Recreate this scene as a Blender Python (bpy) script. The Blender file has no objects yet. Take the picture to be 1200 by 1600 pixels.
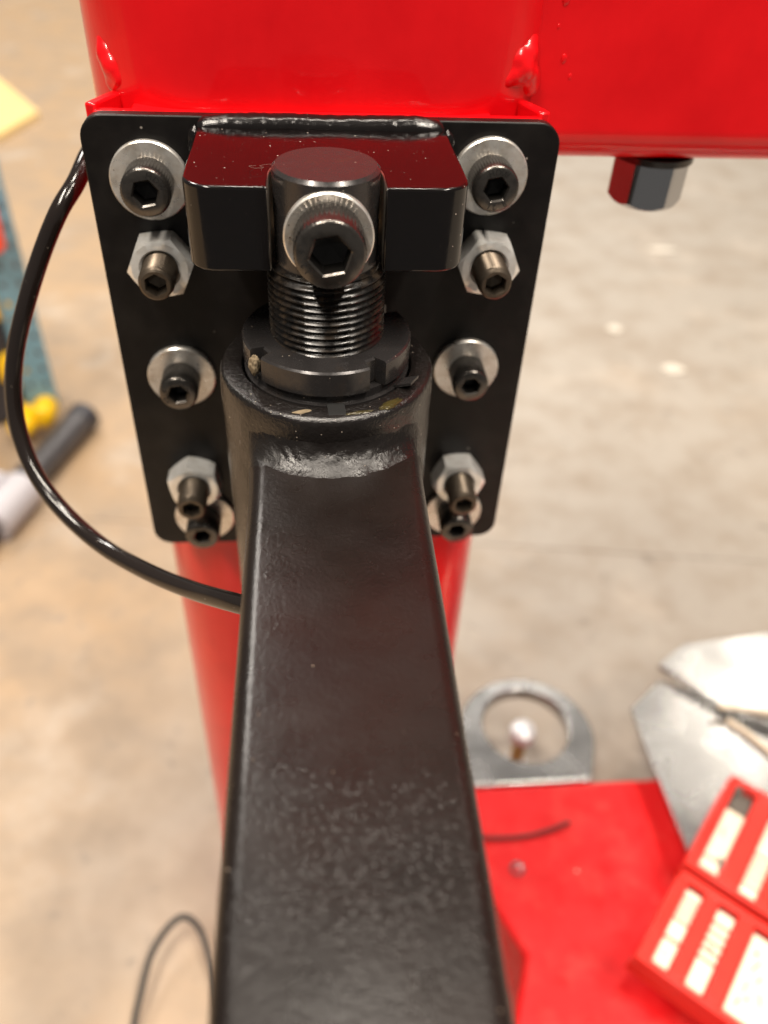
import bpy, bmesh, math, random
from mathutils import Vector, Matrix, noise

# ------------------------------------------------------------------ camera, world, light, exposure
S = 0.001                                   # everything below is written in millimetres
scene = bpy.context.scene
col = scene.collection
cd = bpy.data.cameras.new('camera')
cam = bpy.data.objects.new('camera', cd)
col.objects.link(cam)
R = [[0.995848, -0.081134, 0.041276], [-0.022094, -0.655301, -0.755045], [0.088308, 0.750998, -0.654372]]
C = (-6.463, -236.567, 66.604)
cam.matrix_world = Matrix(((R[0][0], -R[1][0], -R[2][0], C[0]*S),
                           (R[0][1], -R[1][1], -R[2][1], C[1]*S),
                           (R[0][2], -R[1][2], -R[2][2], C[2]*S), (0, 0, 0, 1)))
cd.sensor_fit = 'VERTICAL'; cd.sensor_height = 36; cd.sensor_width = 27
cd.lens = 29.25
cd.clip_start = 0.005; cd.clip_end = 100
cd.dof.use_dof = True
cd.dof.focus_distance = 0.206
cd.dof.aperture_fstop = 8.0
scene.camera = cam

w = bpy.data.worlds.new('World'); scene.world = w; w.use_nodes = True
w.node_tree.nodes['Background'].inputs[0].default_value = (1.0, 0.94, 0.87, 1)
w.node_tree.nodes['Background'].inputs[1].default_value = 0.15

def strip_light(name, loc, rot, sx, sy, power, colr=(1, .90, .78)):
    l = bpy.data.lights.new(name, 'AREA'); l.shape = 'RECTANGLE'; l.size = sx; l.size_y = sy
    l.energy = power; l.color = colr
    o = bpy.data.objects.new(name, l); o.location = loc; o.rotation_euler = [math.radians(a) for a in rot]
    col.objects.link(o); return o
strip_light('ceiling_and_fill_light', (-1.0, -1.1, 2.6), (-12, -14, 0), .18, 2.2, 130)
strip_light('ceiling_and_fill_light', (1.05, -1.1, 2.6), (-12, 14, 0), .18, 2.2, 120)
strip_light('ceiling_and_fill_light', (0.05, 0.12, 2.7), (0, 0, 0), .6, .14, 40)
strip_light('ceiling_and_fill_light', (2.35, 2.3, 2.7), (0, 0, 0), .35, .35, 18)  # added lamp, placed for the glare on the steel sheets
strip_light('ceiling_and_fill_light', (-1.5, 3.0, 2.8), (0, 0, 0), .3, 2.4, 155, (1, .93, .85))  # added fill lamp that brightens the far floor
strip_light('ceiling_and_fill_light', (1.3, 4.6, 2.8), (0, 0, 0), .3, 2.4, 155, (1, .93, .85))  # second added fill for the far floor

scene.view_settings.view_transform = 'Standard'
scene.view_settings.look = 'None'
scene.view_settings.exposure = 0.0
scene.view_settings.gamma = 1.0
try:
    scene.cycles.use_denoising = True
    scene.cycles.max_bounces = 8
except Exception:
    pass

# ------------------------------------------------------------------ materials
MATS = {}
class NT:
    def __init__(s, name):
        s.m = bpy.data.materials.new(name); s.m.use_nodes = True
        s.t = s.m.node_tree; s.b = s.t.nodes['Principled BSDF']
        tc = s.t.nodes.new('ShaderNodeTexCoord'); mp = s.t.nodes.new('ShaderNodeMapping')
        mp.inputs['Scale'].default_value = (1000, 1000, 1000)
        s.t.links.new(tc.outputs['Object'], mp.inputs['Vector']); s.co = mp.outputs['Vector']
        MATS[name] = s.m
    def n(s, typ, **k):
        nd = s.t.nodes.new(typ)
        for a, v in k.items():
            if a in nd.inputs: nd.inputs[a].default_value = v
            else: setattr(nd, a, v)
        return nd
    def l(s, a, b): s.t.links.new(a, b)
    def noise(s, scale, detail=3, rough=.55, stretch=None):
        nd = s.n('ShaderNodeTexNoise'); nd.inputs['Scale'].default_value = scale
        nd.inputs['Detail'].default_value = detail; nd.inputs['Roughness'].default_value = rough
        if stretch:
            mp = s.n('ShaderNodeMapping'); mp.inputs['Scale'].default_value = stretch
            s.l(s.co, mp.inputs['Vector']); s.l(mp.outputs['Vector'], nd.inputs['Vector'])
        else: s.l(s.co, nd.inputs['Vector'])
        return nd.outputs['Fac']
    def ramp(s, fac, stops):
        r = s.n('ShaderNodeValToRGB'); e = r.color_ramp.elements
        while len(e) < len(stops): e.new(.5)
        for i, (p, c) in enumerate(stops):
            e[i].position = p; e[i].color = (c, c, c, 1) if not hasattr(c, '__len__') else (*c, 1)
        s.l(fac, r.inputs['Fac']); return r.outputs['Color']
    def mix(s, fac, a, b):
        m = s.n('ShaderNodeMix', data_type='RGBA')
        for sock, v in ((m.inputs[0], fac), (m.inputs[6], a), (m.inputs[7], b)):
            if hasattr(v, 'is_linked'): s.l(v, sock)
            else: sock.default_value = v if not hasattr(v, '__len__') else (*v, 1)
        return m.outputs[2]
    def bump(s, h, dist, strength=1.0, prev=None):
        b = s.n('ShaderNodeBump'); b.inputs['Distance'].default_value = dist * S
        b.inputs['Strength'].default_value = strength
        s.l(h, b.inputs['Height'])
        if prev: s.l(prev, b.inputs['Normal'])
        return b.outputs['Normal']
    def specks(s, scale=.45, size=.10, keep=.35):
        v = s.n('ShaderNodeTexVoronoi'); v.inputs['Scale'].default_value = scale; v.inputs['Randomness'].default_value = 1
        s.l(s.co, v.inputs['Vector'])
        c = s.n('ShaderNodeSeparateColor'); s.l(v.outputs['Color'], c.inputs['Color'])
        k = s.n('ShaderNodeMath', operation='LESS_THAN'); s.l(c.outputs[0], k.inputs[0]); k.inputs[1].default_value = keep
        sz = s.n('ShaderNodeMath', operation='MULTIPLY'); s.l(c.outputs[1], sz.inputs[0]); sz.inputs[1].default_value = size
        d = s.n('ShaderNodeMath', operation='LESS_THAN'); s.l(v.outputs['Distance'], d.inputs[0]); s.l(sz.outputs[0], d.inputs[1])
        m = s.n('ShaderNodeMath', operation='MULTIPLY'); s.l(k.outputs[0], m.inputs[0]); s.l(d.outputs[0], m.inputs[1])
        return m.outputs[0]
    def set(s, **k):
        for a, v in k.items():
            sock = s.b.inputs[a.replace('_', ' ')]
            if hasattr(v, 'is_linked'): s.l(v, sock)
            else: sock.default_value = v if not hasattr(v, '__len__') else (*v, 1)
        return s

def plain(name, c, rough=.5, metal=0., **k):
    t = NT(name); t.set(Base_Color=c, Roughness=rough, Metallic=metal, **k); return t

# glossy red enamel
t = NT('red_enamel')
n1 = t.noise(.05, 3); n2 = t.noise(.35, 2)
c = t.mix(t.ramp(n1, [(.3, 0.), (.7, 1.)]), (.70, .0022, .006), (.80, .005, .009))
c = t.mix(t.specks(.16, .06, .2), c, (.75, .30, .2))
nb = t.bump(t.noise(.16, 3, .5, (1, 1, .22)), .30, .8); nb = t.bump(t.noise(1.2, 2), .03, .5, nb)
t.set(Base_Color=c, Roughness=.30, Normal=nb, Specular_IOR_Level=.2, Coat_Weight=.55, Coat_Roughness=.035)

t = NT('red_powder_coat')
c = t.mix(t.ramp(t.noise(.03, 3), [(.3, 0.), (.7, 1.)]), (.60, .006, .008), (.69, .012, .014))
c = t.mix(t.ramp(t.noise(.05, 5, .65), [(.5, 0.), (.75, .45)]), c, (.66, .07, .055))
c = t.mix(t.ramp(t.noise(.35, 4, .7, (1, .12, 1)), [(.66, 0.), (.74, .5)]), c, (.40, .02, .02))
c = t.mix(t.specks(.06, .10, .5), c, (.75, .45, .38))
t.set(Base_Color=c, Roughness=t.ramp(t.noise(.06, 4), [(.3, .35), (.7, .55)]), Normal=t.bump(t.noise(.8, 2), .05, .3), Specular_IOR_Level=.3)

# black semi-gloss paint of the plate
t = NT('black_satin_paint')
c = t.mix(t.specks(.22, .085, .35), (.0050, .0042, .0042), (.30, .27, .24))
c = t.mix(t.ramp(t.noise(.08, 4), [(.45, 0.), (.75, .8)]), c, (.016, .0142, .013))
t.set(Base_Color=c, Roughness=t.ramp(t.noise(.12, 4), [(.3, .30), (.7, .42)]), Normal=t.bump(t.noise(2.2, 2), .025, .5), Specular_IOR_Level=.28)

# glossy black machined block
t = NT('black_gloss_block')
sp = t.specks(.55, .12, .38)
c = t.mix(sp, (.004, .003, .003), (.55, .48, .42))
c = t.mix(t.specks(1.3, .16, .12), c, (.22, .19, .17))
t.set(Base_Color=c, Roughness=t.ramp(t.noise(.25, 4), [(.35, .09), (.7, .18)]),
      Normal=t.bump(t.noise(1.5, 3, .6, (1, 1, .4)), .022, .5), Specular_IOR_Level=.5)

# light tan metal on the slot wall; the reflection there is put into its colour
t = NT('slot_reflection_metal')
t.set(Base_Color=(.62, .55, .47), Roughness=t.ramp(t.noise(.8, 4, .6, (1, 6, 1)), [(.3, .25), (.7, .45)]), Metallic=1.)

# blackened steel of the spindle, nut and thread
t = NT('blackened_steel')
c = t.mix(t.specks(.6, .13, .2), (.040, .037, .037), (.5, .42, .34))
c = t.mix(t.ramp(t.noise(.18, 5), [(.55, 0.), (.75, .7)]), c, (.06, .045, .035))
t.set(Base_Color=c, Roughness=t.ramp(t.noise(.5, 4), [(.3, .16), (.7, .33)]), Metallic=.45, Specular_IOR_Level=.7,
      Normal=t.bump(t.noise(3., 3), .012, .5))

# thread, oiled
t = NT('oiled_thread')
c = t.mix(t.ramp(t.noise(.35, 4), [(.45, 0.), (.7, 1.)]), (.006, .005, .0045), (.035, .025, .017))
t.set(Base_Color=c, Roughness=t.ramp(t.noise(.3, 3), [(.35, .16), (.65, .36)]), Metallic=.0, Specular_IOR_Level=.42, Normal=t.bump(t.noise(2.5, 3), .02, .7))

# black textured paint of the swing arm (orange peel, sags and dust)
t = NT('black_textured_paint')
v = t.n('ShaderNodeTexVoronoi'); v.inputs['Scale'].default_value = 1.0
t.l(t.co, v.inputs['Vector'])
sep = t.n('ShaderNodeSeparateColor'); t.l(v.outputs['Color'], sep.inputs['Color'])
pim = t.n('ShaderNodeMapRange', interpolation_type='SMOOTHSTEP')
pim.inputs['From Min'].default_value = .42; pim.inputs['From Max'].default_value = 0.
t.l(v.outputs['Distance'], pim.inputs['Value'])
pm = t.n('ShaderNodeMath', operation='MULTIPLY'); t.l(pim.outputs['Result'], pm.inputs[0]); t.l(sep.outputs[1], pm.inputs[1])
nb = t.bump(t.noise(1.15, 3, .6), .085, .85)
nb = t.bump(t.noise(.35, 2), .10, .5, nb)
ys_ = t.n('ShaderNodeSeparateXYZ'); t.l(t.co, ys_.inputs[0])
wob = t.n('ShaderNodeMath', operation='MULTIPLY_ADD'); t.l(t.noise(.07, 3), wob.inputs[0]); wob.inputs[1].default_value = 30.; t.l(ys_.outputs['Y'], wob.inputs[2])
dd = t.n('ShaderNodeMath', operation='ADD'); t.l(wob.outputs[0], dd.inputs[0]); dd.inputs[1].default_value = 119.
ab_ = t.n('ShaderNodeMath', operation='ABSOLUTE'); t.l(dd.outputs[0], ab_.inputs[0])
pr = t.n('ShaderNodeMapRange', interpolation_type='SMOOTHSTEP'); t.l(ab_.outputs[0], pr.inputs['Value'])
pr.inputs['From Min'].default_value = 22.; pr.inputs['From Max'].default_value = 9.; pr.inputs['To Min'].default_value = .10
patch = pr.outputs['Result']
inv = t.n('ShaderNodeMath', operation='MULTIPLY'); t.l(pm.outputs[0], inv.inputs[0]); t.l(patch, inv.inputs[1])
nb = t.bump(inv.outputs[0], .17, 1., nb)
pz = t.n('ShaderNodeMath', operation='MULTIPLY'); t.l(t.noise(.75, 2, .5), pz.inputs[0]); t.l(patch, pz.inputs[1])
nb = t.bump(pz.outputs[0], .09, 1., nb)
c = t.mix(t.specks(.30, .065, .35), (.0075, .0054, .0047), (.50, .40, .30))
c = t.mix(t.ramp(t.noise(.03, 3), [(.35, 0.), (.75, 1.)]), c, (.013, .0085, .007))
t.set(Base_Color=c, Roughness=t.ramp(t.noise(.09, 3), [(.3, .24), (.7, .33)]), Normal=nb, Specular_IOR_Level=.36)

# rough black cast / welded surfaces, wet looking
t = NT('black_rough_weld')
c = t.mix(t.specks(.8, .15, .3), (.009, .0075, .007), (.45, .38, .31))
nb = t.bump(t.noise(.7, 4, .65), .34, .9); nb = t.bump(t.noise(2.6, 2), .06, .6, nb)
t.set(Base_Color=c, Roughness=.17, Normal=nb, Specular_IOR_Level=.6)

t = NT('black_wet_weld')
nb = t.bump(t.noise(1.0, 3, .6), .24, .9); nb = t.bump(t.noise(2.4, 2), .035, .7, nb)
t.set(Base_Color=t.mix(t.specks(.7, .09, .15), (.008, .0065, .006), (.4, .33, .27)), Roughness=t.ramp(t.noise(.13, 2, .4), [(.40, .40), (.58, .15)]), Normal=nb, Specular_IOR_Level=.48)
t = NT('black_gloss_weld')
nb = t.bump(t.noise(1.7, 3, .6), .07, .8)
t.set(Base_Color=t.mix(t.specks(.8, .10, .2), (.006, .005, .005), (.4, .35, .3)), Roughness=.16, Normal=nb, Specular_IOR_Level=.45)

# zinc washer
t = NT('zinc_washer')
c = t.mix(t.ramp(t.noise(.28, 5), [(.4, 0.), (.68, 1.)]), (.88, .86, .82), (.68, .63, .56))
c = t.mix(t.specks(.55, .13, .25), c, (.16, .12, .09))
t.set(Base_Color=c, Roughness=t.ramp(t.noise(.5, 4), [(.3, .24), (.7, .40)]), Metallic=.78, Normal=t.bump(t.noise(1.8, 3), .03, .5))

t = NT('zinc_nut')
c = t.mix(t.ramp(t.noise(.3, 4), [(.4, 0.), (.7, 1.)]), (.90, .90, .88), (.74, .72, .67))
t.set(Base_Color=c, Roughness=.24, Metallic=.55, Normal=t.bump(t.noise(.9, 3), .03, .5))

t = NT('black_oxide')
c = t.mix(t.specks(1.0, .16, .2), (.125, .115, .105), (.55, .48, .40))
c = t.mix(t.ramp(t.noise(.4, 4), [(.45, 0.), (.75, .8)]), c, (.06, .056, .052))
t.set(Base_Color=c, Roughness=.24, Metallic=.9, Normal=t.bump(t.noise(2.2, 3), .02, .6))
plain('black_oxide_recess_shade', (.012, .011, .010), .4, .3)  # darker copy of the head finish; recess shade is put into its colour
plain('engraving_and_notch_black', (.004, .004, .004), .8)

t = NT('brown_steel')
c = t.mix(t.noise(.9, 4), (.17, .135, .10), (.085, .07, .055))
t.set(Base_Color=c, Roughness=.36, Metallic=.8, Normal=t.bump(t.noise(3, 3), .02, .6))

t = NT('hose_plastic')
t.set(Base_Color=t.mix(t.specks(.8, .12, .16), (.011, .008, .007), (.35, .30, .25)), Roughness=.13, Specular_IOR_Level=.6,
      Normal=t.bump(t.noise(.35, 2), .03, .4))
plain('cable_rubber', (.02, .018, .016), .5)
plain('fitting_dark', (.022, .024, .022), .5)

t = NT('bolt_steel')
t.set(Base_Color=(.50, .51, .53), Roughness=.16, Metallic=1., Normal=t.bump(t.noise(.5, 3), .02, .4))
t = NT('brushed_steel')
br = t.noise(.5, 5, .6, (.04, 1.6, 1))
c = t.mix(t.ramp(br, [(.3, 0.), (.7, 1.)]), (.48, .48, .475), (.33, .325, .32))
c = t.mix(t.ramp(t.noise(.03, 3), [(.55, 0.), (.8, .3)]), c, (.36, .35, .33))
t.set(Base_Color=c, Roughness=t.ramp(t.noise(.02, 3), [(.3, .20), (.7, .34)]), Metallic=.95, Normal=t.bump(br, .02, .4))
plain('brass', (.55, .34, .12), .3, 1.)
plain('zinc_dome', (.70, .71, .73), .4, .35)
t = NT('red_plastic'); t.set(Base_Color=t.mix(t.noise(.1, 3), (.60, .018, .012), (.68, .03, .016)), Roughness=.34)
t = NT('insert_cream'); t.set(Base_Color=t.mix(t.noise(.15, 3), (.80, .70, .55), (.70, .58, .43)), Roughness=.45)
plain('insert_dark', (.10, .085, .07), .4)
t = NT('blue_paint'); t.set(Base_Color=t.mix(t.noise(.03, 4), (.12, .26, .34), (.20, .36, .43)), Roughness=.45)
plain('yellow_plastic', (.85, .52, .006), .38)
plain('dark_plastic', (.03, .03, .038), .5)
plain('orange_plastic', (.85, .07, .02), .4)
t = NT('pipe_black'); t.set(Base_Color=t.mix(t.noise(.06, 4), (.05, .047, .05), (.09, .085, .09)), Roughness=.38, Metallic=.2)
plain('white_plastic', (.46, .45, .48), .4)
t = NT('plywood'); t.set(Base_Color=t.mix(t.noise(.02, 4, .6, (1, 6, 1)), (.80, .60, .26), (.72, .50, .20)), Roughness=.65)
plain('paper', (.62, .57, .49), .7)
t = NT('dirt'); t.set(Base_Color=t.mix(t.noise(1.2, 3), (.30, .23, .14), (.12, .09, .055)), Roughness=.85)
t = NT('grease'); t.set(Base_Color=t.mix(t.noise(.6, 3), (.075, .058, .016), (.03, .024, .010)), Roughness=.18, Transmission_Weight=.2)
plain('lint', (.30, .20, .17), .8)

t = NT('concrete')
a = t.noise(.0035, 6, .6); b = t.noise(.017, 5, .6); d = t.noise(.12, 4, .6)
xs = t.n('ShaderNodeSeparateXYZ'); t.l(t.co, xs.inputs[0])
mr = t.n('ShaderNodeMapRange'); mr.inputs['From Min'].default_value = -450; mr.inputs['From Max'].default_value = 350
t.l(xs.outputs['X'], mr.inputs['Value'])
ad = t.n('ShaderNodeMath', operation='MULTIPLY_ADD'); t.l(a, ad.inputs[0]); ad.inputs[1].default_value = 1.6; ad.inputs[2].default_value = -.8
sm = t.n('ShaderNodeMath', operation='ADD'); t.l(ad.outputs[0], sm.inputs[0]); t.l(mr.outputs['Result'], sm.inputs[1])
c = t.mix(t.ramp(sm.outputs[0], [(.15, 0.), (.85, 1.)]), (.37, .255, .150), (.335, .298, .252))
c = t.mix(t.ramp(b, [(.42, 0.), (.70, .70)]), c, (.25, .20, .15))
c = t.mix(t.ramp(t.noise(.008, 5, .65), [(.56, 0.), (.72, .55)]), c, (.45, .39, .325))
c = t.mix(t.ramp(d, [(.55, 0.), (.9, .25)]), c, (.19, .15, .115))
c = t.mix(t.ramp(t.noise(.028, 5, .7), [(.60, 0.), (.70, .60)]), c, (.17, .145, .12))
t.set(Base_Color=c, Roughness=t.ramp(b, [(.3, .5), (.7, .7)]), Normal=t.bump(d, .6, .3))

# ------------------------------------------------------------------ mesh helpers
def make_mesh(name, verts, faces, mat, sharp=35, mats=None, midx=None):
    me = bpy.data.meshes.new(name)
    me.from_pydata([(v[0]*S, v[1]*S, v[2]*S) for v in verts], [], faces)
    bm = bmesh.new(); bm.from_mesh(me)
    bmesh.ops.recalc_face_normals(bm, faces=bm.faces); bm.to_mesh(me); bm.free()
    for m in (mats or [mat]): me.materials.append(MATS[m])
    if midx:
        for p, i in zip(me.polygons, midx): p.material_index = i
    for p in me.polygons: p.use_smooth = True
    me.set_sharp_from_angle(angle=math.radians(sharp))
    return me

def place(name, me, parent=None, loc=(0, 0, 0), rot=(0, 0, 0)):
    o = bpy.data.objects.new(name, me); col.objects.link(o)
    o.location = [a*S for a in loc]; o.rotation_euler = [math.radians(a) for a in rot]
    o.parent = parent
    return o

def tag(o, label=None, cat=None, group=None, kind=None):
    if label: o['label'] = label
    if cat: o['category'] = cat
    if group: o['group'] = group
    if kind: o['kind'] = kind
    return o

def thing(name, loc, label, cat, group=None, rot=(0, 0, 0)):
    return tag(place(name, None, None, loc, rot), label, cat, group)

def bevel(o, width, segs=2, angle=30):
    m = o.modifiers.new('bevel', 'BEVEL'); m.width = width*S; m.segments = segs
    m.limit_method = 'ANGLE'; m.angle_limit = math.radians(angle); m.harden_normals = False
    return o

def rev(prof, n=48, cap0=True, cap1=True):
    """rings of (radius, height), either may be a function of the angle"""
    V, F = [], []
    for r, z in prof:
        for i in range(n):
            a = 2*math.pi*i/n
            rr = r(a) if callable(r) else r; zz = z(a) if callable(z) else z
            V.append((rr*math.cos(a), rr*math.sin(a), zz))
    for k in range(len(prof)-1):
        for i in range(n):
            j = (i+1) % n
            F.append((k*n+i, k*n+j, (k+1)*n+j, (k+1)*n+i))
    if cap0: F.append(tuple(range(n-1, -1, -1)))
    if cap1: F.append(tuple((len(prof)-1)*n+i for i in range(n)))
    return V, F

def hexr(af, ph=0.):
    def f(a):
        b = ((a-ph) % (math.pi/3)) - math.pi/6
        return af/2/math.cos(b)
    return f

def thread(r, pitch, z0, z1, depth, n=72, per=6, top=True, r_in=None):
    V, F = [], []
    L = int((z1-z0)/pitch*per)
    for k in range(L+1):
        z = z0+(z1-z0)*k/L
        for i in range(n):
            a = 2*math.pi*i/n
            u = (z/pitch - i/n) % 1.0
            q = abs(u-.5)*2
            q = min(1, max(0, (q-.12)/.76))
            fade = min(1, (z1-z)/pitch) if top else 1
            rr = r-depth*q - (1-fade)*depth*1.1
            V.append((rr*math.cos(a), rr*math.sin(a), z))
    for k in range(L):
        for i in range(n):
            j = (i+1) % n
            F.append((k*n+i, k*n+j, (k+1)*n+j, (k+1)*n+i))
    return V, F, L*n

def extrude(poly, z0, z1, axis='Z'):
    n = len(poly)
    V = [(x, y, z0) for x, y in poly]+[(x, y, z1) for x, y in poly]
    F = [tuple(range(n-1, -1, -1)), tuple(range(n, 2*n))]
    for i in range(n):
        j = (i+1) % n; F.append((i, j, n+j, n+i))
    if axis == 'Y':      # polygon in X,Z extruded along Y
        V = [(x, z, y) for x, y, z in V]
    if axis == 'X':
        V = [(z, x, y) for x, y, z in V]
    return V, F

def rrect(x0, x1, y0, y1, r, k=6):
    P = []
    for cx, cy, a0 in ((x1-r, y1-r, 0), (x0+r, y1-r, 90), (x0+r, y0+r, 180), (x1-r, y0+r, 270)):
        for i in range(k+1):
            a = math.radians(a0+90*i/k); P.append((cx+r*math.cos(a), cy+r*math.sin(a)))
    return P

def box(x0, x1, y0, y1, z0, z1):
    return extrude([(x0, y0), (x1, y0), (x1, y1), (x0, y1)], z0, z1)

def catmull(P, k=8):
    P = [Vector(p) for p in P]; Q = [P[0]*2-P[1]]+P+[P[-1]*2-P[-2]]; out = []
    for i in range(1, len(Q)-2):
        a, b, c_, d_ = Q[i-1:i+3]
        for j in range(k):
            u = j/k
            out.append(.5*((2*b)+(c_-a)*u+(2*a-5*b+4*c_-d_)*u*u+(3*b-a-3*c_+d_)*u**3))
    out.append(P[-1]); return out

def tube(path, rad, n=16, closed_ends=True):
    """tube along a path; rad is a number or a function of (index, angle)"""
    V, F = [], []
    P = [Vector(p) for p in path]
    T = [(P[min(i+1, len(P)-1)]-P[max(i-1, 0)]).normalized() for i in range(len(P))]
    u = T[0].orthogonal().normalized()
    for i, p in enumerate(P):
        u = (u-T[i]*u.dot(T[i])).normalized(); v = T[i].cross(u)
        for j in range(n):
            a = 2*math.pi*j/n; r = rad(i, a) if callable(rad) else rad
            V.append(tuple(p+u*(r*math.cos(a))+v*(r*math.sin(a))))
    for i in range(len(P)-1):
        for j in range(n):
            q = (j+1) % n; F.append((i*n+j, i*n+q, (i+1)*n+q, (i+1)*n+j))
    if closed_ends:
        F.append(tuple(range(n-1, -1, -1))); F.append(tuple((len(P)-1)*n+j for j in range(n)))
    return V, F

def bead(path, r, seed=0, ripple=2.2, lump=.16, n=18, step=.55, taper=2.5):
    P = catmull(path, 10)
    Q = [P[0]]; acc = 0
    for a, b in zip(P, P[1:]):
        m = max(1, int((b-a).length/step))
        for k in range(1, m+1): Q.append(a.lerp(b, k/m))
    L = [0]
    for a, b in zip(Q, Q[1:]): L.append(L[-1]+(b-a).length)
    tot = L[-1]
    def rad(i, a):
        s = L[i]; e = min(s, tot-s)
        k = 1.0 if e > taper else math.sqrt(max(0.02, 1-(1-e/taper)**2))
        nz = noise.noise(Vector((s*.45+seed*9.1, math.cos(a)*1.2, math.sin(a)*1.2)))
        return r*k*(1+lump*nz+.05*math.sin(s*2*math.pi/ripple))
    return tube(Q, rad, n)

def blob(r, scale=(1, 1, 1), seed=0, amp=.18, freq=.35, sub=4):
    bm = bmesh.new(); bmesh.ops.create_icosphere(bm, subdivisions=sub, radius=1)
    V = []
    for v in bm.verts:
        d = v.co.normalized(); k = 1+amp*noise.noise(d*r*freq+Vector((seed*7.7, seed*3.1, 0)))*2
        V.append((d.x*r*k*scale[0], d.y*r*k*scale[1], d.z*r*k*scale[2]))
    F = [tuple(v.index for v in f.verts) for f in bm.faces]; bm.free()
    return V, F

def text_mesh(body, size, mat, depth=.04):
    cu = bpy.data.curves.new('lettering', 'FONT'); cu.body = body; cu.size = size*S
    cu.extrude = depth*S; cu.align_x = 'CENTER'; cu.align_y = 'CENTER'
    o = bpy.data.objects.new('lettering_temp', cu); col.objects.link(o)
    dg = bpy.context.evaluated_depsgraph_get()
    me = bpy.data.meshes.new_from_object(o.evaluated_get(dg))
    bpy.data.objects.remove(o); bpy.data.curves.remove(cu)
    me.materials.clear(); me.materials.append(MATS[mat]); return me

def merge(*parts):
    V, F = [], []
    for v, f in parts:
        b = len(V); V += list(v); F += [tuple(i+b for i in q) for q in f]
    return V, F

random.seed(7)
# ------------------------------------------------------------------ the setting: workshop floor
FZ = -570
jy = lambda x: 459.5-.1322*x                # saw-cut joint across the slab
X0, X1 = -9000, 9000
V = [(X0, -800, FZ), (X1, -800, FZ), (X1, jy(X1)-.9, FZ), (X0, jy(X0)-.9, FZ),
     (X0, jy(X0)+.9, FZ), (X1, jy(X1)+.9, FZ), (X1, 14000, FZ), (X0, 14000, FZ),
     (X0, jy(X0)-.9, FZ-.7), (X1, jy(X1)-.9, FZ-.7), (X1, jy(X1)+.9, FZ-.7), (X0, jy(X0)+.9, FZ-.7)]
F = [(0, 1, 2, 3), (4, 5, 6, 7), (3, 2, 9, 8), (8, 9, 10, 11), (11, 10, 5, 4)]
tag(place('floor', make_mesh('floor', V, F, 'concrete')), kind='structure')

# ------------------------------------------------------------------ red machine frame
frame = thing('machine_frame', (0, 72, FZ), 'glossy red welded steel frame with post, cross beam and foot behind the black plate', 'frame')
def fpart(name, vf, mat='red_enamel', sharp=35, bev=None):
    V, F = vf
    V = [(x, y-72, z-FZ) for x, y, z in V]
    o = place(name, make_mesh(name, V, F, mat, sharp), frame)
    if bev: bevel(o, *bev)
    return o
fpart('post', extrude(rrect(-67.6, 66.8, 8.2, 142, 34, 20), FZ, 232))
fpart('post_cap', extrude(rrect(-63, 62, 12, 137, 30, 8), 232.2, 236))
# cross beam to the right, rounded long edges
bv, bf = extrude(rrect(22, 112, -18.6, 150, 11, 10), 50, 620, 'X')
fpart('cross_beam', (bv, bf))
# channel bracket welded round the post, behind the black plate
cl = [(-61.6, 6.1), (60.4, 6.1)]
def offset_strip(pl, t):
    L, Rr = [], []
    for i, p in enumerate(pl):
        a = Vector(pl[max(i-1, 0)]); b = Vector(pl[min(i+1, len(pl)-1)]); d = (b-a).normalized()
        nrm = Vector((-d.y, d.x)); q = Vector(p)
        L.append(tuple(q+nrm*t/2)); Rr.append(tuple(q-nrm*t/2))
    return L+Rr[::-1]
fpart('channel_bracket', extrude(offset_strip(cl, 3.4), -146, -.4), bev=(.6, 2))
for tb in ([(-62.4, 6.2), (-61.6, 8.6), (-55.6, 21.6)], [(61.2, 6.2), (60.6, 8.6), (55.0, 22.4)]):
    fpart('bracket_tab', extrude(offset_strip(tb, 3.2), -146, 1.0), bev=(.6, 2))
def mound(spots):
    out = []
    for i, (x, y, z, q) in enumerate(spots):
        V, F = blob(q, (1, 1, 1), i+3, .06, .25, 3)
        out.append(([(a_+x, b_+y, c_+z) for a_, b_, c_ in V], F))
    o = fpart('weld_bead', merge(*out))
    m = o.modifiers.new('remesh', 'REMESH'); m.mode = 'VOXEL'; m.voxel_size = .5*S; m.use_smooth_shade = True
    m = o.modifiers.new('smooth', 'SMOOTH'); m.factor = .5; m.iterations = 26
    return o
mound([(-57.0, 20.6, 2.6, 3.4), (-55.2, 19.4, 4.4, 3.6), (-56.6, 20.4, 6.6, 4.4), (-57.8, 21.6, 9.6, 4.2), (-58.4, 22.8, 12.4, 3.2), (-53.6, 18.2, 5.4, 2.8)])
mound([(48.0, 14.2, 1.4, 2.0), (48.6, 14.6, 4.0, 2.2), (50.4, 15.6, 6.6, 2.8), (52.6, 16.8, 8.2, 3.6), (55, 18.4, 9.2, 4.6), (57.6, 20.2, 7.2, 4.0), (59.2, 20.8, 4.2, 3.0), (53.8, 18, 11.2, 4.2), (56.2, 20, 12.4, 4.4), (57, 21.4, 15.2, 3.4)])
fpart('weld_fill', extrude([(-52.4, 7.9), (46.6, 7.9), (46.6, 17), (-52.4, 17)], -140, -.8), bev=(.8, 3))
fpart('weld_bead', bead([(58.6, 22.8, 15), (59, 22.4, 60), (58.8, 22.6, 148)], 1.5, 4, lump=.22, taper=8, step=1.2, ripple=11))
for i, (x, z, r) in enumerate(((66.2, 25.5, 1.0), (68.4, 11.2, .8), (65.4, 19, .45), (71, 6.5, .4))):
    V, F = blob(r, (1, .45, 1.7), i+3, .2, .6, 3)
    fpart('paint_drip', ([(a+x, b+22.0 if x > 60 else b+21, c_+z) for a, b, c_ in V], F))
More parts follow.
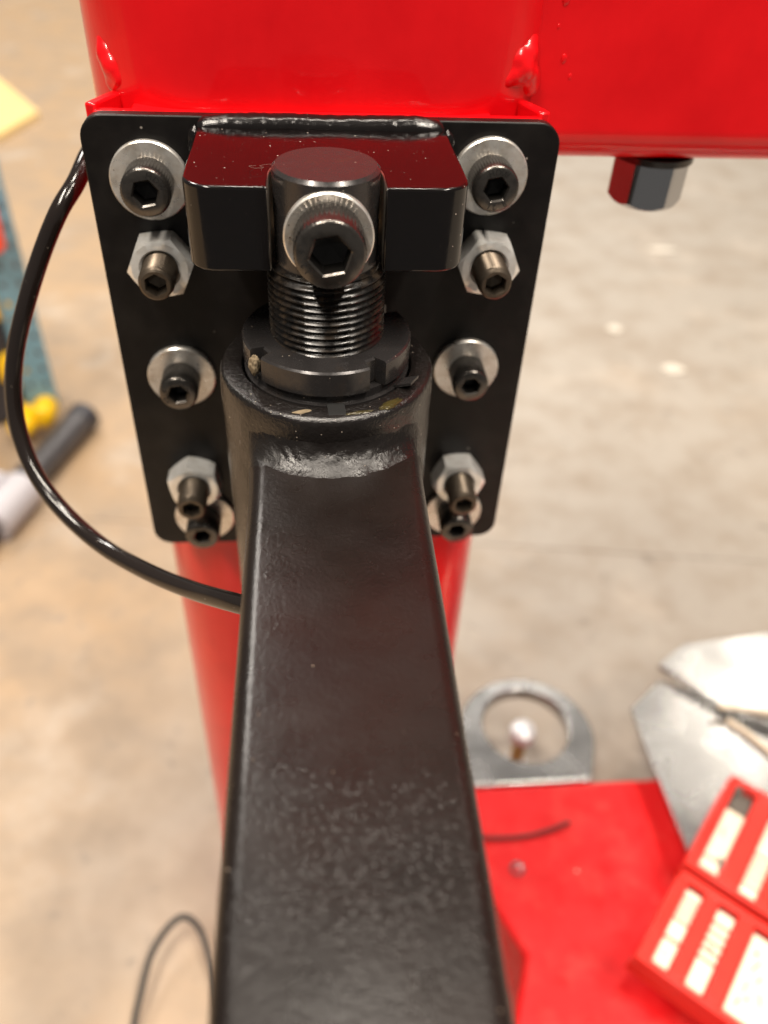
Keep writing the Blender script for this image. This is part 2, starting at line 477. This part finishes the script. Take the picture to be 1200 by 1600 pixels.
# foot of the frame at the lower right
foot = [(40, 86), (250, 85.5), (266, 84), (266, -220), (96, -220), (107, -71), (122, -33), (103, 14), (40, 40)]
fpart('foot', extrude(foot, FZ, -485), 'red_powder_coat', bev=(4, 3))
fpart('foot_ledge', extrude([(268, 60), (470, 60), (470, -200), (268, -200)], FZ, -463.2), 'red_powder_coat', bev=(2, 2))
V, F = rev([(3.0, -485.5), (5.0, -485.5), (5.0, -484.2), (3.2, -484.0), (2.4, -485.2)], 24, False, True)
fpart('foot_screw', ([(x+128.7, y+22.7, z) for x, y, z in V], F), 'bolt_steel')

# hex bolt under the beam
hb = thing('hex_bolt', (109, 40, -18.8), 'large shiny hex bolt head hanging under the red cross beam', 'bolt', rot=(180, 0, 0))
hx = hexr(21.5, math.radians(13))
V, F = rev([(13.0, 0), (13.0, 2.0)], 48); place('flange', make_mesh('flange', V, F, 'black_oxide'), hb)
V, F = rev([(hx, 2.0), (hx, lambda a: 16.2-(hx(a)-10.75)*.9), (10.4, 16.6)], 72)
place('head', make_mesh('head', V, F, 'bolt_steel', 25), hb)

# ------------------------------------------------------------------ black mounting plate with clamp block
plate = thing('mounting_plate', (0, 0, -153), 'black steel mounting plate with welded slotted block bolted to red post', 'plate')
def ppart(name, vf, mat, sharp=35, **k):
    V, F = vf
    return place(name, make_mesh(name, [(x, y, z+153) for x, y, z in V], F, mat, sharp, **k), plate)
bevel(ppart('plate', extrude(rrect(-65, 65, -153, 0, 6.5, 8), 0, 4, 'Y'), 'black_satin_paint'), .5, 3)
# clamp block with open slot: plan outline, then extruded
BX0, BX1, BF = -34.2, 32.6, -45.2
AX, AY = -1.0, -38.0
out = [(BX0, -.2)]
def arc(cx, cy, r, a0, a1, k):
    return [(cx+r*math.cos(math.radians(a0+(a1-a0)*i/k)), cy+r*math.sin(math.radians(a0+(a1-a0)*i/k))) for i in range(k+1)]
out += arc(BX0+7, BF+7, 7, 180, 270, 8)
sl = 13.4
slot_start = len(out)
out += [(AX-sl, BF)]
out += arc(AX, AY+1.5, sl, 180, 0, 24)
out += [(AX+sl, BF)]
slot_end = len(out)-1
out += arc(BX1-7, BF+7, 7, 270, 360, 8)
out += [(BX1, -.2)]
V, F = extrude(out, -22.4, -2)
midx = [0]*len(F)
for i in range(slot_start, slot_end): midx[2+i] = 1
bevel(ppart('clamp_block', (V, F), None, mats=['black_gloss_block', 'slot_reflection_metal'], midx=midx), .65, 3, 40)
ppart('weld_bead', bead([(BX0-.8, .3, -4.0), (-26, .2, -2.7), (-12, 0, -2.4), (4, .2, -2.6), (18, 0, -2.3), (26, .1, -2.6), (BX1+.2, .3, -4.2)], 3.5, 11, lump=.06, step=.5, ripple=1e6, taper=3.5), 'black_gloss_weld')
ppart('weld_bead', bead([(BX0-.4, -.8, -2), (BX0-.5, -.9, -12), (BX0-.4, -.8, -22)], 2.0, 12, lump=.25), 'black_gloss_weld')
ppart('weld_bead', bead([(BX1+.4, -.8, -2), (BX1+.5, -.9, -12), (BX1+.4, -.8, -22)], 2.0, 13, lump=.25), 'black_gloss_weld')

# ------------------------------------------------------------------ screws, washers, nuts on the plate
me_cache = {}
def cached(key, fn):
    if key not in me_cache: me_cache[key] = fn()
    return me_cache[key]
def washer_mesh(r, ri, h, cup=0.):
    V, F = rev([(ri, 0), (r-.25, 0), (r, .2), (r, h-.35), (r-.35, h), ((r+ri)/2, h-cup), (ri, h-cup), (ri, 0)], 64, False, False)
    return make_mesh('washer', V, F, 'zinc_washer', 30)
def head_mesh(r, h, af, mat='black_oxide'):
    hx = hexr(af, .2)
    kn = lambda a: r*(1+.011*math.cos(a*48))
    V, F = rev([(r-.3, 0), (kn, .35), (kn, h-.9), (r-.25, h-.3), (r-.75, h), (lambda a: hx(a)+.45, h), (hx, h-.4)], 144, True, False)
    return make_mesh('head', V, F, mat, 40)
def socket_mesh(af, h, d):
    hx = hexr(af, .2)
    V, F = rev([(hx, h-.4), (hx, h-d), (.5, h-d-1.4)], 144, False, True)
    return make_mesh('hex_socket', V, F, 'black_oxide_recess_shade', 40)

def lettering(parent, word, r, ang0, step, z, size=2.3):
    for i, ch in enumerate(word):
        a = math.radians(ang0-step*i)
        me = cached(('glyph', ch, size), lambda: text_mesh(ch, size, 'engraving_and_notch_black'))
        place('letter', me, parent, (r*math.cos(a), r*math.sin(a), z), (0, 0, math.degrees(a)-90))

def cap_screw(x, z, where, r=6.5, h=8., af=6., words=(), spin=0, y0=-2.0):
    t_ = thing('cap_screw', (x, y0, z), 'black socket head cap screw ' + where, 'screw', 'socket head cap screws', rot=(90, spin, 0))
    hd = place('head', cached(('head', r, h, af), lambda: head_mesh(r, h, af)), t_)
    place('hex_socket', cached(('sock', af, h), lambda: socket_mesh(af, h, h*.55)), t_)
    for wd, a0, st in words: lettering(hd, wd, r-1.75, a0, st, h+.02)
def washer(x, z, where, r=10.7, spin=0):
    tag(place('washer', cached(('w', r), lambda: washer_mesh(r, 4.3, 2.0, .1)), None, (x, -.05, z), (90, spin, 0)),
        'round zinc washer ' + where, 'washer', 'washers on the plate')
def nut_set(x, z, where_n, where_s, prot=17., spin=0):
    hx = hexr(16.4, 0); h = 8.0
    def mk():
        zt = lambda a: h-max(0, hx(a)-8.1)*.6
        zb = lambda a: max(0, hx(a)-8.1)*.6
        V, F = rev([(5.2, 0), (8.0, 0), (hx, zb), (hx, zt), (7.9, h), (5.9, h), (5.2, h-.7), (5.2, 0)], 96, False, False)
        return make_mesh('hex_nut', V, F, 'zinc_nut', 22)
    tag(place('hex_nut', cached('nut', mk), None, (x, -.05, z), (90, spin, 0)), 'zinc hex nut ' + where_n, 'nut', 'hex lock nuts on the plate')
    t_ = thing('set_screw', (x, 0, z), 'brown steel socket set screw ' + where_s, 'screw', 'socket set screws', rot=(90, 0, 0))
    V, F, last = thread(5.0, 1.35, 0, prot, .6, 48, 6)
    b = len(V)
    hx2 = hexr(5.6, .5)
    V2, F2 = rev([(4.55, prot), (4.0, prot+.35), (lambda a: hx2(a)+.15, prot+.35), (hx2, prot), (hx2, prot-5), (.3, prot-6)], 48, False, True)
    F += [(last+i, last+(i+1) % 48, b+(i+1) % 48, b+i) for i in range(48)]
    place('threaded_body', make_mesh('threaded_body', V+V2, F+[tuple(i+b for i in q) for q in F2], 'brown_steel', 30), t_)

screws = [
    (-48.1, -16.5, 'at top left of the plate beside the block', 6.6, 9., 6.0, (('HDW', 72, 24),), 0),
    (45.9, -14.2, 'at top right of the plate beside the block', 6.4, 9.4, 5.8, (('HDW', 112, 23), ('12.9', -108, -18)), 0),
    (-46.7, -78.6, 'at mid height left of the arm hub', 5.9, 10., 5.2, (('12.9', 215, 17),), 0),
    (45.7, -76.4, 'at mid height right of the arm hub', 5.7, 10.5, 5.0, (), 12),
    (-45.2, -138.6, 'at bottom left of the plate under the nut', 6., 10.5, 5.2, (), 0),
    (47.4, -138.8, 'at bottom right of the plate under the nut', 6., 10.5, 5.2, (), 0)]
for x, z, wh, r, h, af, words, sp in screws:
    washer(x, z, 'under the cap screw ' + wh, spin=sp*3)
    cap_screw(x, z, wh, r, h, af, words, 0)
nut_set(-47.6, -39.2, 'just below the top left washer', 'through the nut below the top left washer', 17.5, -6)
nut_set(47.6, -38.4, 'just below the top right washer', 'through the nut below the top right washer', 18.5, 6)
nut_set(-46.6, -120.3, 'near the bottom left corner of the plate', 'above the bottom left cap screw', 18.5, 20)
nut_set(47.0, -120.5, 'near the bottom right corner of the plate', 'above the bottom right cap screw', 19., -5)

# ------------------------------------------------------------------ spindle, its screw, lock nut, tab washer
sp = thing('spindle', (AX, AY, -60), 'black round spindle with threaded lower half standing in the block slot', 'shaft')
V, F = rev([(12.7, 36), (12.7, 60.1), (12.2, 60.6), (11.9, 60.9), (0.3, 60.9)], 96)
place('shaft', make_mesh('shaft', V, F, 'blackened_steel', 25), sp)
V, F, last = thread(15.0, 1.78, 8, 37.6, .9, 96, 8)
n0 = len(V); V += [(13.2*math.cos(2*math.pi*i/96), 13.2*math.sin(2*math.pi*i/96), 38.2) for i in range(96)]
V += [(12.6*math.cos(2*math.pi*i/96), 12.6*math.sin(2*math.pi*i/96), 38.3) for i in range(96)]
for k in (last, n0):
    m = n0 if k == last else n0+96
    F += [(k+i, k+(i+1) % 96, m+(i+1) % 96, m+i) for i in range(96)]
place('thread', make_mesh('thread', V, F, 'oiled_thread', 50), sp)

V, F = rev([(5.2, 0), (10.2, 0), (10.5, .3), (10.5, 1.7), (10.1, 2.1), (9.6, 2.0), (8.6, 1.5), (5.2, 1.4), (5.2, 0)], 72, False, False)
tag(place('washer', make_mesh('washer', V, F, 'zinc_washer', 30), None, (-.8, -49.4, -11.3), (90, 0, 0)),
    'bright cupped washer on the front of the spindle', 'washer')
t_ = thing('cap_screw', (-.8, -50.8, -11.3), 'larger black socket cap screw screwed into the front of the spindle', 'screw', rot=(90, 0, 0))
hd = place('head', head_mesh(8.1, 10.4, 8.2), t_); place('hex_socket', socket_mesh(8.2, 10.4, 5.5), t_)
lettering(hd, '12.9', 6.1, 215, 15, 10.42, 2.2)

# lock nut with four slots
def slotted_ring(ro, ri, z0, z1, slots, half, depth, n=192):
    V, F = [], []
    def inside(a):
        return any(abs(((a-s+math.pi) % (2*math.pi))-math.pi)*ro < half for s in slots)
    for z, sh in ((z0, .35), (z0+.35, 0), (z1-.5, 0), (z1, .5)):
        for i in range(n):
            a = 2*math.pi*(i+.5)/n
            r = (ro-depth if inside(a) else ro)-sh
            V.append((r*math.cos(a), r*math.sin(a), z))
    for z in (z1, z0):
        for i in range(n):
            a = 2*math.pi*(i+.5)/n; V.append((ri*math.cos(a), ri*math.sin(a), z))
    rings = [0, 1, 2, 3, 4, 5, 0]
    for p, q in zip(rings, rings[1:]):
        for i in range(n):
            j = (i+1) % n; F.append((p*n+i, p*n+j, q*n+j, q*n+i))
    return V, F
sl4 = [math.radians(a) for a in (-56, 34, 124, 214)]
V, F = slotted_ring(22.3, 14.3, 0, 7.0, sl4, 2.4, 3.4)
ln = place('lock_nut', make_mesh('lock_nut', V, F, 'blackened_steel', 28), None, (AX, AY, -48.7))
tag(ln, 'black round lock nut with slots screwed onto the spindle thread', 'nut')
tw = thing('tab_washer', (AX, AY, -52), 'thin dark tab washer lying between lock nut and arm hub', 'washer')
V, F = rev([(15.2, 0), (22.2, 0), (22.2, .8), (21.0, 1.0), (21.0, 3.25), (15.2, 3.25), (15.2, 0)], 96, False, False)
place('ring', make_mesh('ring', V, F, 'blackened_steel', 30), tw)
for a, up, mt in ((-33, 2.4, 'blackened_steel'), (-86, -.25, 'engraving_and_notch_black')):  # second one is a flat black piece painted as the dark rim notch
    ca = math.radians(a)
    V, F = box(21.6, 26.6, -2.2, 2.2, .5, 1.25)
    V = [(x, y, z+(up if x > 25 else 0)) for x, y, z in V]
    place('tab', make_mesh('tab', V, F, mt, 30), tw, rot=(0, 0, a))

# ------------------------------------------------------------------ swing arm: hub, beam and weld
arm = thing('swing_arm', (AX, AY, -160), 'black welded swing arm with round hub reaching forward under the camera', 'arm')
def apart(name, vf, mat, sharp=40):
    V, F = vf
    return place(name, make_mesh(name, [(x-AX, y-AY, z+160) for x, y, z in V], F, mat, sharp), arm)
nn = 144
def hub_r(a, z):
    p = Vector((math.cos(a)*29, math.sin(a)*29, z))
    return 29.0+.22*noise.noise(p*.16)+.12*noise.noise(p*.5)
prof = [(22.7, -56), (22.7, -51.5), (23.1, -51.0), (27.4, -51.0)]
V, F = rev(prof, nn, False, False)
k0 = len(prof)-1
zs = [-51.2, -51.8, -52.6]+[-56-2.6*i for i in range(41)]
for z in zs:
    sh = {-51.2: .9, -51.8: .35, -52.6: .05}.get(z, 0)
    for i in range(nn):
        a = 2*math.pi*i/nn; r = hub_r(a, z)-sh
        V.append((r*math.cos(a), r*math.sin(a), z))
for k in range(k0, k0+len(zs)):
    for i in range(nn):
        j = (i+1) % nn; F.append((k*nn+i, k*nn+j, (k+1)*nn+j, (k+1)*nn+i))
V = [(x+AX, y+AY, z) for x, y, z in V]
apart('hub', (V, F), 'black_rough_weld')
V, F = rev([(22.7, -56), (14.5, -56)], nn, False, False)
apart('bearing_seat', ([(x+AX, y+AY, z) for x, y, z in V], F), 'blackened_steel')
# beam: rounded rectangular sections lofted along Y, flaring into the hub
ys = [-345, -300]+[-295+5*i for i in range(45)]+[-74, -72, -70.5, -69, -67.8, -66.5, -65.5, -64, -62, -60, -56, -52]
V, F = [], []; m = None
for y in ys:
    f = max(0., min(1., (y+82)/17))
    f2 = f**3
    hw = 22.1+.6*f2; top = -64; r = 4.2+.4*f2
    P = rrect(.6-hw, .6+hw, -126, top, r, 6)
    m = len(P)
    for x, z in P:
        q = Vector((x*.06, y*.05, z*.06))
        V.append((x+.10*noise.noise(q)+min(0, .0095*(y+67)), y, z+.16*noise.noise(q*1.7)))
for k in range(len(ys)-1):
    for i in range(m):
        j = (i+1) % m; F.append((k*m+i, k*m+j, (k+1)*m+j, (k+1)*m+i))
F.append(tuple(range(m))); F.append(tuple((len(ys)-1)*m+i for i in range(m)))
apart('beam', (V, F), 'black_textured_paint')
def fillet():
    V, F = [], []; nu, nt = 90, 22
    for i in range(nu+1):
        x = -21.9+45.0*i/nu
        yh = AY-math.sqrt(max(1, 28.6**2-(x-AX)**2))
        dist = max(0, abs(x-.6)-(22.7-4.6)); drop = 4.6-math.sqrt(max(0, 4.6**2-dist**2))
        for k in range(nt+1):
            th = math.radians(-10+100*k/nt); R_ = 8.5
            q = Vector((x*.22, th*2.2, 3.))
            nz = .42*noise.noise(q)+.22*noise.noise(q*2.6)+.10*noise.noise(q*6.1)
            e = min(1., 3.*k/nt)*(1-.6*(k/nt)**3)
            y = yh-R_+R_*math.cos(th); z = -55.6-R_*math.sin(th)+.2-.5*(k/nt)**4
            V.append((x, y-.55*nz*e-.1, z-drop*(.3+.7*k/nt)+nz*.75*e))
    for i in range(nu):
        for k in range(nt):
            p = i*(nt+1)+k; F.append((p, p+nt+1, p+nt+2, p+1))
    return V, F
apart('weld_fillet', fillet(), 'black_wet_weld', 80)
# dirt and grease at the nut
for nm, lab, cat, r, sc, loc, mt, sd in (
    ('dirt_clump', 'tan crumb of packed dirt in left slot of the lock nut', 'dirt', 2.3, (.62, .6, 1.15), (-19.8, -50.2, -45.2), 'dirt', 1),
    ('grease_smear', 'yellowish grease smear on hub rim right of the lock nut', 'grease', 2.4, (1.5, .55, .14), (14.5, -60.0, -50.95), 'grease', 2),
    ('dirt_clump', 'pale dirt crumbs on front left of the hub rim', 'dirt', 1.2, (2.0, .6, .22), (-8.0, -63.0, -50.9), 'dirt', 3),
    ('grease_smear', 'yellowish grease streak at front right of the hub rim', 'grease', 1.6, (2.2, .4, .14), (6.5, -63.6, -50.95), 'grease', 4)):
    V, F = blob(r, sc, sd, .16, 1.3, 4)
    tag(place(nm, make_mesh(nm, V, F, mt, 80), None, loc, (0, 0, 40 if nm == 'grease_smear' and sd == 2 else 12)), lab, cat)
# lint fibre on the block top
V, F = tube(catmull([(-17.5, -32, -1.8), (-19, -34, -1.2), (-17.6, -36, -1.0), (-15.6, -35, -1.2), (-16.5, -32.5, -1.6), (-14, -30.8, -1.8), (-12.6, -33.5, -1.7)], 8), .022, 6)
tag(place('lint_fibre', make_mesh('lint_fibre', V, F, 'lint')), 'tiny pale lint fibre curled on the block top', 'lint')

# ------------------------------------------------------------------ black hose at the left
hp = [(-73, 66, -46), (-71.4, 50, -29), (-70.4, 36, -20.5), (-69.6, 24, -18.5), (-71.8, 13.5, -22.6), (-76.4, 7.0, -28.4), (-82.9, 4.0, -39.5), (-89.3, 0.0, -52.8), (-95.2, -3.0, -67.2), (-98.4, -6.0, -80.3), (-98.4, -11.0, -92.7), (-93.8, -19.0, -103.9), (-85.0, -28.0, -112.1), (-71.7, -40.0, -116.2), (-55.6, -55.0, -113.2), (-40.2, -70.0, -106.2), (-27.1, -84.0, -96.8), (-20.0, -90.4, -92.4)]
V, F = tube(catmull(hp, 10), 2.65, 24)
tag(place('air_hose', make_mesh('air_hose', [(x+68, y-30, z+30) for x, y, z in V], F, 'hose_plastic'), None, (-68, 30, -30)),
    'shiny black hose looping from behind the plate to the arm', 'hose')

# ------------------------------------------------------------------ lower right: lug, anchor bolt, sheets, boxes, wire
lug = []
hc = (159, 137); ro = 55; ri = 34
a0, a1 = 200, -22
outer = [(104, 86.6)]+arc(hc[0]-1, hc[1]-8, ro-2, 196, -12, 40)+[(199, 86.6)]
# ring of quads between outline and hole
def plate_with_hole(outline, cx, cy, r, z0, z1, n=96):
    def hit(a):
        d = Vector((math.cos(a), math.sin(a))); best = None
        for i in range(len(outline)):
            p, q = Vector(outline[i]), Vector(outline[(i+1) % len(outline)]); e = q-p
            den = d.x*e.y-d.y*e.x
            if abs(den) < 1e-9: continue
            w_ = p-Vector((cx, cy)); s = (w_.x*e.y-w_.y*e.x)/den; u = (w_.x*d.y-w_.y*d.x)/den
            if s > 0 and -1e-6 <= u <= 1+1e-6 and (best is None or s > best): best = s
        return (cx+d.x*best, cy+d.y*best)
    angs = sorted([2*math.pi*i/n for i in range(n)]+[math.atan2(p[1]-cy, p[0]-cx) % (2*math.pi) for p in (outline[0], outline[-1])])
    O = [hit(a) for a in angs]; I = [(cx+r*math.cos(a), cy+r*math.sin(a)) for a in angs]; k = len(angs)
    V = [(x, y, z1) for x, y in O]+[(x, y, z1) for x, y in I]+[(x, y, z0) for x, y in I]+[(x, y, z0) for x, y in O]
    F = []
    for p in range(4):
        q = (p+1) % 4
        for i in range(k):
            j = (i+1) % k; F.append((p*k+i, p*k+j, q*k+j, q*k+i))
    return V, F
V, F = plate_with_hole(outer, hc[0], hc[1], ri, -8, 4)
V = [(x, y, z) for x, y, z in V]
lo = place('steel_lug', make_mesh('steel_lug', V, F, 'brushed_steel', 30), None, (0, 0, -489))
bevel(lo, 1.2, 2); tag(lo, 'rounded grey steel lug with a large round hole behind the red foot', 'lug')
ab = thing('anchor_bolt', (161, 143.5, FZ), 'brass bolt with domed zinc head standing inside the lug hole', 'bolt')
V, F = rev([(5.5, 0), (5.5, 60)], 24); place('shank', make_mesh('shank', V, F, 'brass'), ab)
V, F = rev([(9, 60), (11, 61.5), (11, 66), (9.5, 70), (5, 73), (.5, 74)], 32); place('head', make_mesh('head', V, F, 'zinc_dome'), ab)
V, F = rev([(8.5, 18), (8.5, 24), (6, 26), (5.6, 26)], 24); place('collar', make_mesh('collar', V, F, 'zinc_dome'), ab)

def sheet(name, pts, z, th, label, mat='brushed_steel', rot=(0, 0, 0)):
    cx = sum(p[0] for p in pts)/len(pts); cy = sum(p[1] for p in pts)/len(pts)
    V, F = extrude([(x-cx, y-cy) for x, y in pts], 0, th)
    o = place(name, make_mesh(name, V, F, mat, 30), None, (cx, cy, z), rot); bevel(o, .6, 2)
    return tag(o, label, 'sheet', 'loose steel sheets')
sheet('steel_sheet', [(267, 155), (236.6, 130.4), (239.5, 12.8), (262, -60), (430, -60), (430, 100), (330, 128)], -463, 4, 'bright cut steel sheet with pointed corner under the red boxes')
sheet('steel_sheet', [(268, 164), (295, 183), (374, 192), (470, 190), (470, 60), (345, 98), (309, 121)], -456, 6, 'grey brushed steel sheet lying behind on top of the bright sheet', rot=(1.2, 0, 0))
for a, b, lab in (((300, 121.5, -449), (352, 107, -447), 'cream rod lying across the edge of the steel sheet, upper of two'), ((306, 114, -456.6), (338, 68, -456.6), 'cream rod lying on the bright steel sheet, lower of two')):
    A, B = Vector(a), Vector(b); mid = A.lerp(B, .5)
    V, F = tube(catmull([A-mid, (A-mid)*.3+Vector((1, 1.5, 0)), B-mid], 6), 2.3, 12)
    tag(place('cream_rod', make_mesh('cream_rod', V, F, 'insert_cream'), None, tuple(mid)), lab, 'rod', 'cream rods')

def insert_box(label, ox, oy, L, W, rows, z=-458.8, h=21):
    """tray with rows of cutting inserts; local x along the rows, local y across (to the right)"""
    b = thing('insert_box', (ox, oy, z), label, 'box', 'red cutting insert boxes', rot=(0, 0, 47.5))
    def part(name, vf, mat, bev=None):
        o = place(name, make_mesh(name, vf[0], vf[1], mat, 30), b)
        if bev: bevel(o, bev, 2)
        return o
    part('tray', extrude([(0, 2), (2, 0), (L-14, 0), (L-12, -3.5), (L-2, -3.5), (L, -1.5), (L, -W), (0, -W)][::1], 0, h*.62), 'red_plastic', .8)
    # rim walls and ridges
    wall = lambda x0, x1, y0, y1, z1=h: part('rim', box(x0, x1, y0, y1, h*.62+.02, z1), 'red_plastic', .7)
    wall(0, 4, -W, 0); wall(L-5, L, -W, -1.6)
    wall(4.02, L-5.02, -4.6, -.6)
    ylast = 4.6
    for (y0, y1, x0, items) in rows:
        if y0-ylast > .5: wall(4.02, L-5.02, -y0, -ylast-.02)
        part('gap_shade_liner', box(4.1, L-5.1, -y1+.05, -y0-.05, h*.62+.03, h*.62+.9), 'insert_dark')  # dark sheet under the inserts; shade of the gaps put into its colour
        for xa, xb, k in items:
            part('insert', box(xa, xb, -y1+.8, -y0-.8, h*.62+.95, h-1.6-(1.0 if k == 'd' else 0)), 'insert_cream' if k != 'd' else 'insert_dark', .9)
        ylast = y1
    wall(4.02, L-5.02, -W, -ylast-.02)
    return b
ib = insert_box('red plastic insert box nearest the black arm, with two rows of cream inserts', 175.5, -54.5, 67, 84,
    [(8, 19, 5, [(5, 22, 'c'), (24, 36, 'c'), (38, 41.5, 'c'), (43, 46.5, 'c'), (48, 51.5, 'c'), (53, 58, 'c')]),
     (28, 40, 5, [(5, 24, 'c'), (25.8, 30, 'c'), (31.8, 36, 'c'), (37.8, 42, 'c'), (43.8, 48, 'c'), (50, 58, 'c')]),
     (50, 76, 5, [(6, 58, 'c')])])
ib2 = insert_box('red plastic insert box farther back on the steel sheet, with one long cream block', 224.5, -1.5, 82, 84,
    [(7, 21, 5, [(6, 14, 'c'), (15.5, 56, 'c'), (58, 70, 'd')]),
     (33, 45, 5, [(5, 12, 'c'), (13.6, 17.8, 'c'), (19.4, 23.6, 'c'), (25.2, 29.4, 'c'), (31, 35.2, 'c'), (37, 66, 'c')]),
     (54, 76, 5, [(6, 70, 'c')])])
for box_, marks in ((ib, ((12, -56, 7, 1.2), (16, -60, 4, 1.4), (22, -57, 9, 1.1), (30, -62, 6, 1.3), (36, -58, 10, 1.2), (20, -66, 8, 1.0), (44, -56, 3, 3), (10, -13, 3, 1), (30, -33, 1.2, 5))),
                    (ib2, ((10, -20, 10, 3.2), (14, -18, 4, 4), (34, -12, 6, 1.2), (71, -9, 6, 6), (24, -60, 8, 1.2), (30, -66, 6, 1.2)))):
    for (mx, my, la, lb) in marks:
        V, F = blob(1, (la/2, lb/2, .25), int(mx), .3, 1.2, 2)
        place('mark', make_mesh('mark', V, F, 'insert_dark', 60), box_, (mx+3, my, 19.5), (0, 0, 20*math.sin(mx)))
V, F = tube(catmull([(60, 58, -483.4), (84.8, 51, -483.4), (111.2, 45.2, -483.4), (138.5, 45, -483.4), (157.7, 48.6, -483.4), (172.9, 53.5, -483.4)], 8), 1.35, 10)
tag(place('wire_offcut', make_mesh('wire_offcut', V, F, 'cable_rubber')), 'thin black wire lying curved on the red foot', 'wire')

# cable loop on the floor at the lower left
lp = [(-150, -95, FZ+4), (-134, -50, FZ+6), (-128.8, -20, FZ+14), (-122, 10, FZ+22), (-106, 30, FZ+26), (-92, 24, FZ+24), (-82, 2, FZ+16), (-70, -40, FZ+6), (-50, -90, FZ+3.5)]
V, F = tube(catmull(lp, 10), 2.3, 12)
tag(place('floor_cable', make_mesh('floor_cable', V, F, 'cable_rubber')), 'thin dark cable looped up from the floor beside the arm', 'cable')

# ------------------------------------------------------------------ upper left background: trolley parts
# perforated blue angle post
def perforated(width, height, px, pz, hw, hh, th):
    nx = int(width/px); nz = int(height/pz); V, F = [], []
    x0 = (width-nx*px)/2
    for ix in range(nx):
        for iz in range(nz):
            xa, za = x0+ix*px, iz*pz; xb, zb = xa+px, za+pz; cx, cz = (xa+xb)/2, (za+zb)/2
            o = [(xa, za), (cx, za), (xb, za), (xb, cz), (xb, zb), (cx, zb), (xa, zb), (xa, cz)]
            i_ = [(cx+hw*math.cos(math.radians(a))*1.0, cz+hh*math.sin(math.radians(a))) for a in (225, 270, 315, 0, 45, 90, 135, 180)]
            b = len(V)
            V += [(x, 0, z) for x, z in o]+[(x, 0, z) for x, z in i_]+[(x, th, z) for x, z in i_]+[(x, th, z) for x, z in o]
            for p in (0, 1, 2):
                for k in range(8):
                    j = (k+1) % 8; F.append((b+p*8+k, b+p*8+j, b+p*8+8+j, b+p*8+8+k))
    return V, F
post = thing('shelf_post', (-318, 672, FZ+34), 'light blue perforated shelf post standing above the black pipe', 'post', rot=(0, 0, 14))
V, F = perforated(36, 620, 18, 22, 3.2, 5.2, 2.5)
place('flange', make_mesh('flange', [(x-36, y, z) for x, y, z in V], F, 'blue_paint', 30), post)
V, F = perforated(50, 620, 25, 22, 3.2, 5.2, 2.5)
place('flange', make_mesh('flange', [(x, y, z) for x, y, z in V], F, 'blue_paint', 30), post, (-36, .1, 0), (0, 0, 84))
pipe = thing('trolley_leg', (-320, 560, FZ), 'thick black pipe lying on the floor below the blue post', 'pipe')
A, B = Vector((28, 108, 18)), Vector((-110, -330, 18))
V, F = tube([A, B], 18, 28); o = place('pipe', make_mesh('pipe', V, F, 'pipe_black'), pipe)
A2 = A+(A-B).normalized()*6
V, F = tube([A-(A-B).normalized()*10, A2], 19.4, 28); place('end_cap', make_mesh('end_cap', V, F, 'dark_plastic'), pipe)
clp = thing('pipe_clamp', (-341, 495, FZ), 'white plastic clamp around the black pipe at the left edge', 'clamp', rot=(0, 0, -17.5))
V, F = tube([(0, -34, 19), (0, 34, 19)], 23, 24); place('collar', make_mesh('collar', V, F, 'white_plastic'), clp)
V, F = box(-60, -10, -28, 28, 12, 46); bevel(place('lug', make_mesh('lug', V, F, 'white_plastic'), clp), 4, 2)
case = thing('tool_case', (-430, 690, FZ), 'dark upright tool case with yellow bumpers behind the hose', 'case', rot=(0, 0, 0))
V, F = box(-110, 74, -12, 90, 2, 258); bevel(place('shell', make_mesh('shell', V, F, 'dark_plastic'), case), 8, 3)
for (x, y, z, sx, sz) in ((-354, 668, -401, 16, 17), (-362, 668, -484, 18, 24), (-333, 640, -534, 14, 16), (-357, 628, -542, 17, 14)):
    V, F = rev([(.4, 0), (.86, .06), (1, .2), (1, .75), (.9, .93), (.6, 1)], 28)
    V = [(a*sx, -c_*(680-y)-(0), b*sz) for a, b, c_ in V]
    place('bumper', make_mesh('bumper', V, F, 'yellow_plastic', 60), case, (x+430, -11, z-FZ))
V, F = rev([(13, 0), (16, 4), (16, 44), (12, 50), (3, 52)], 24)
clip = tag(place('orange_clip', make_mesh('orange_clip', V, F, 'orange_plastic'), None, (-337, 640, -318), (0, 0, 0)),
    'orange red plastic knob on the blue post at the left edge', 'knob')

V, F = extrude([(0, 0), (-175, 305), (-560, 330), (-420, -60), (-47, -182)], 0, 15)
tag(place('plywood_offcut', make_mesh('plywood_offcut', V, F, 'plywood'), None, (-641, 1981, FZ)), 'pale yellow plywood offcut lying on the floor at upper left', 'board')
for x, y, r, sc, lab in ((539.5, 803, 15, (1.1, .8, .12), 'larger white paper scrap on the floor right of the plate'), (485.5, 926.5, 11, (1, 1, .12), 'small round pale scrap on the floor farther back'), (668, 1230, 16, (1.6, .6, .1), 'faint pale scrap on the floor at far right')):
    V, F = blob(r, sc, 2, .25, .2, 3)
    tag(place('paper_scrap', make_mesh('paper_scrap', V, F, 'paper'), None, (x, y, FZ+1.6)), lab, 'scrap', 'scraps on the floor')
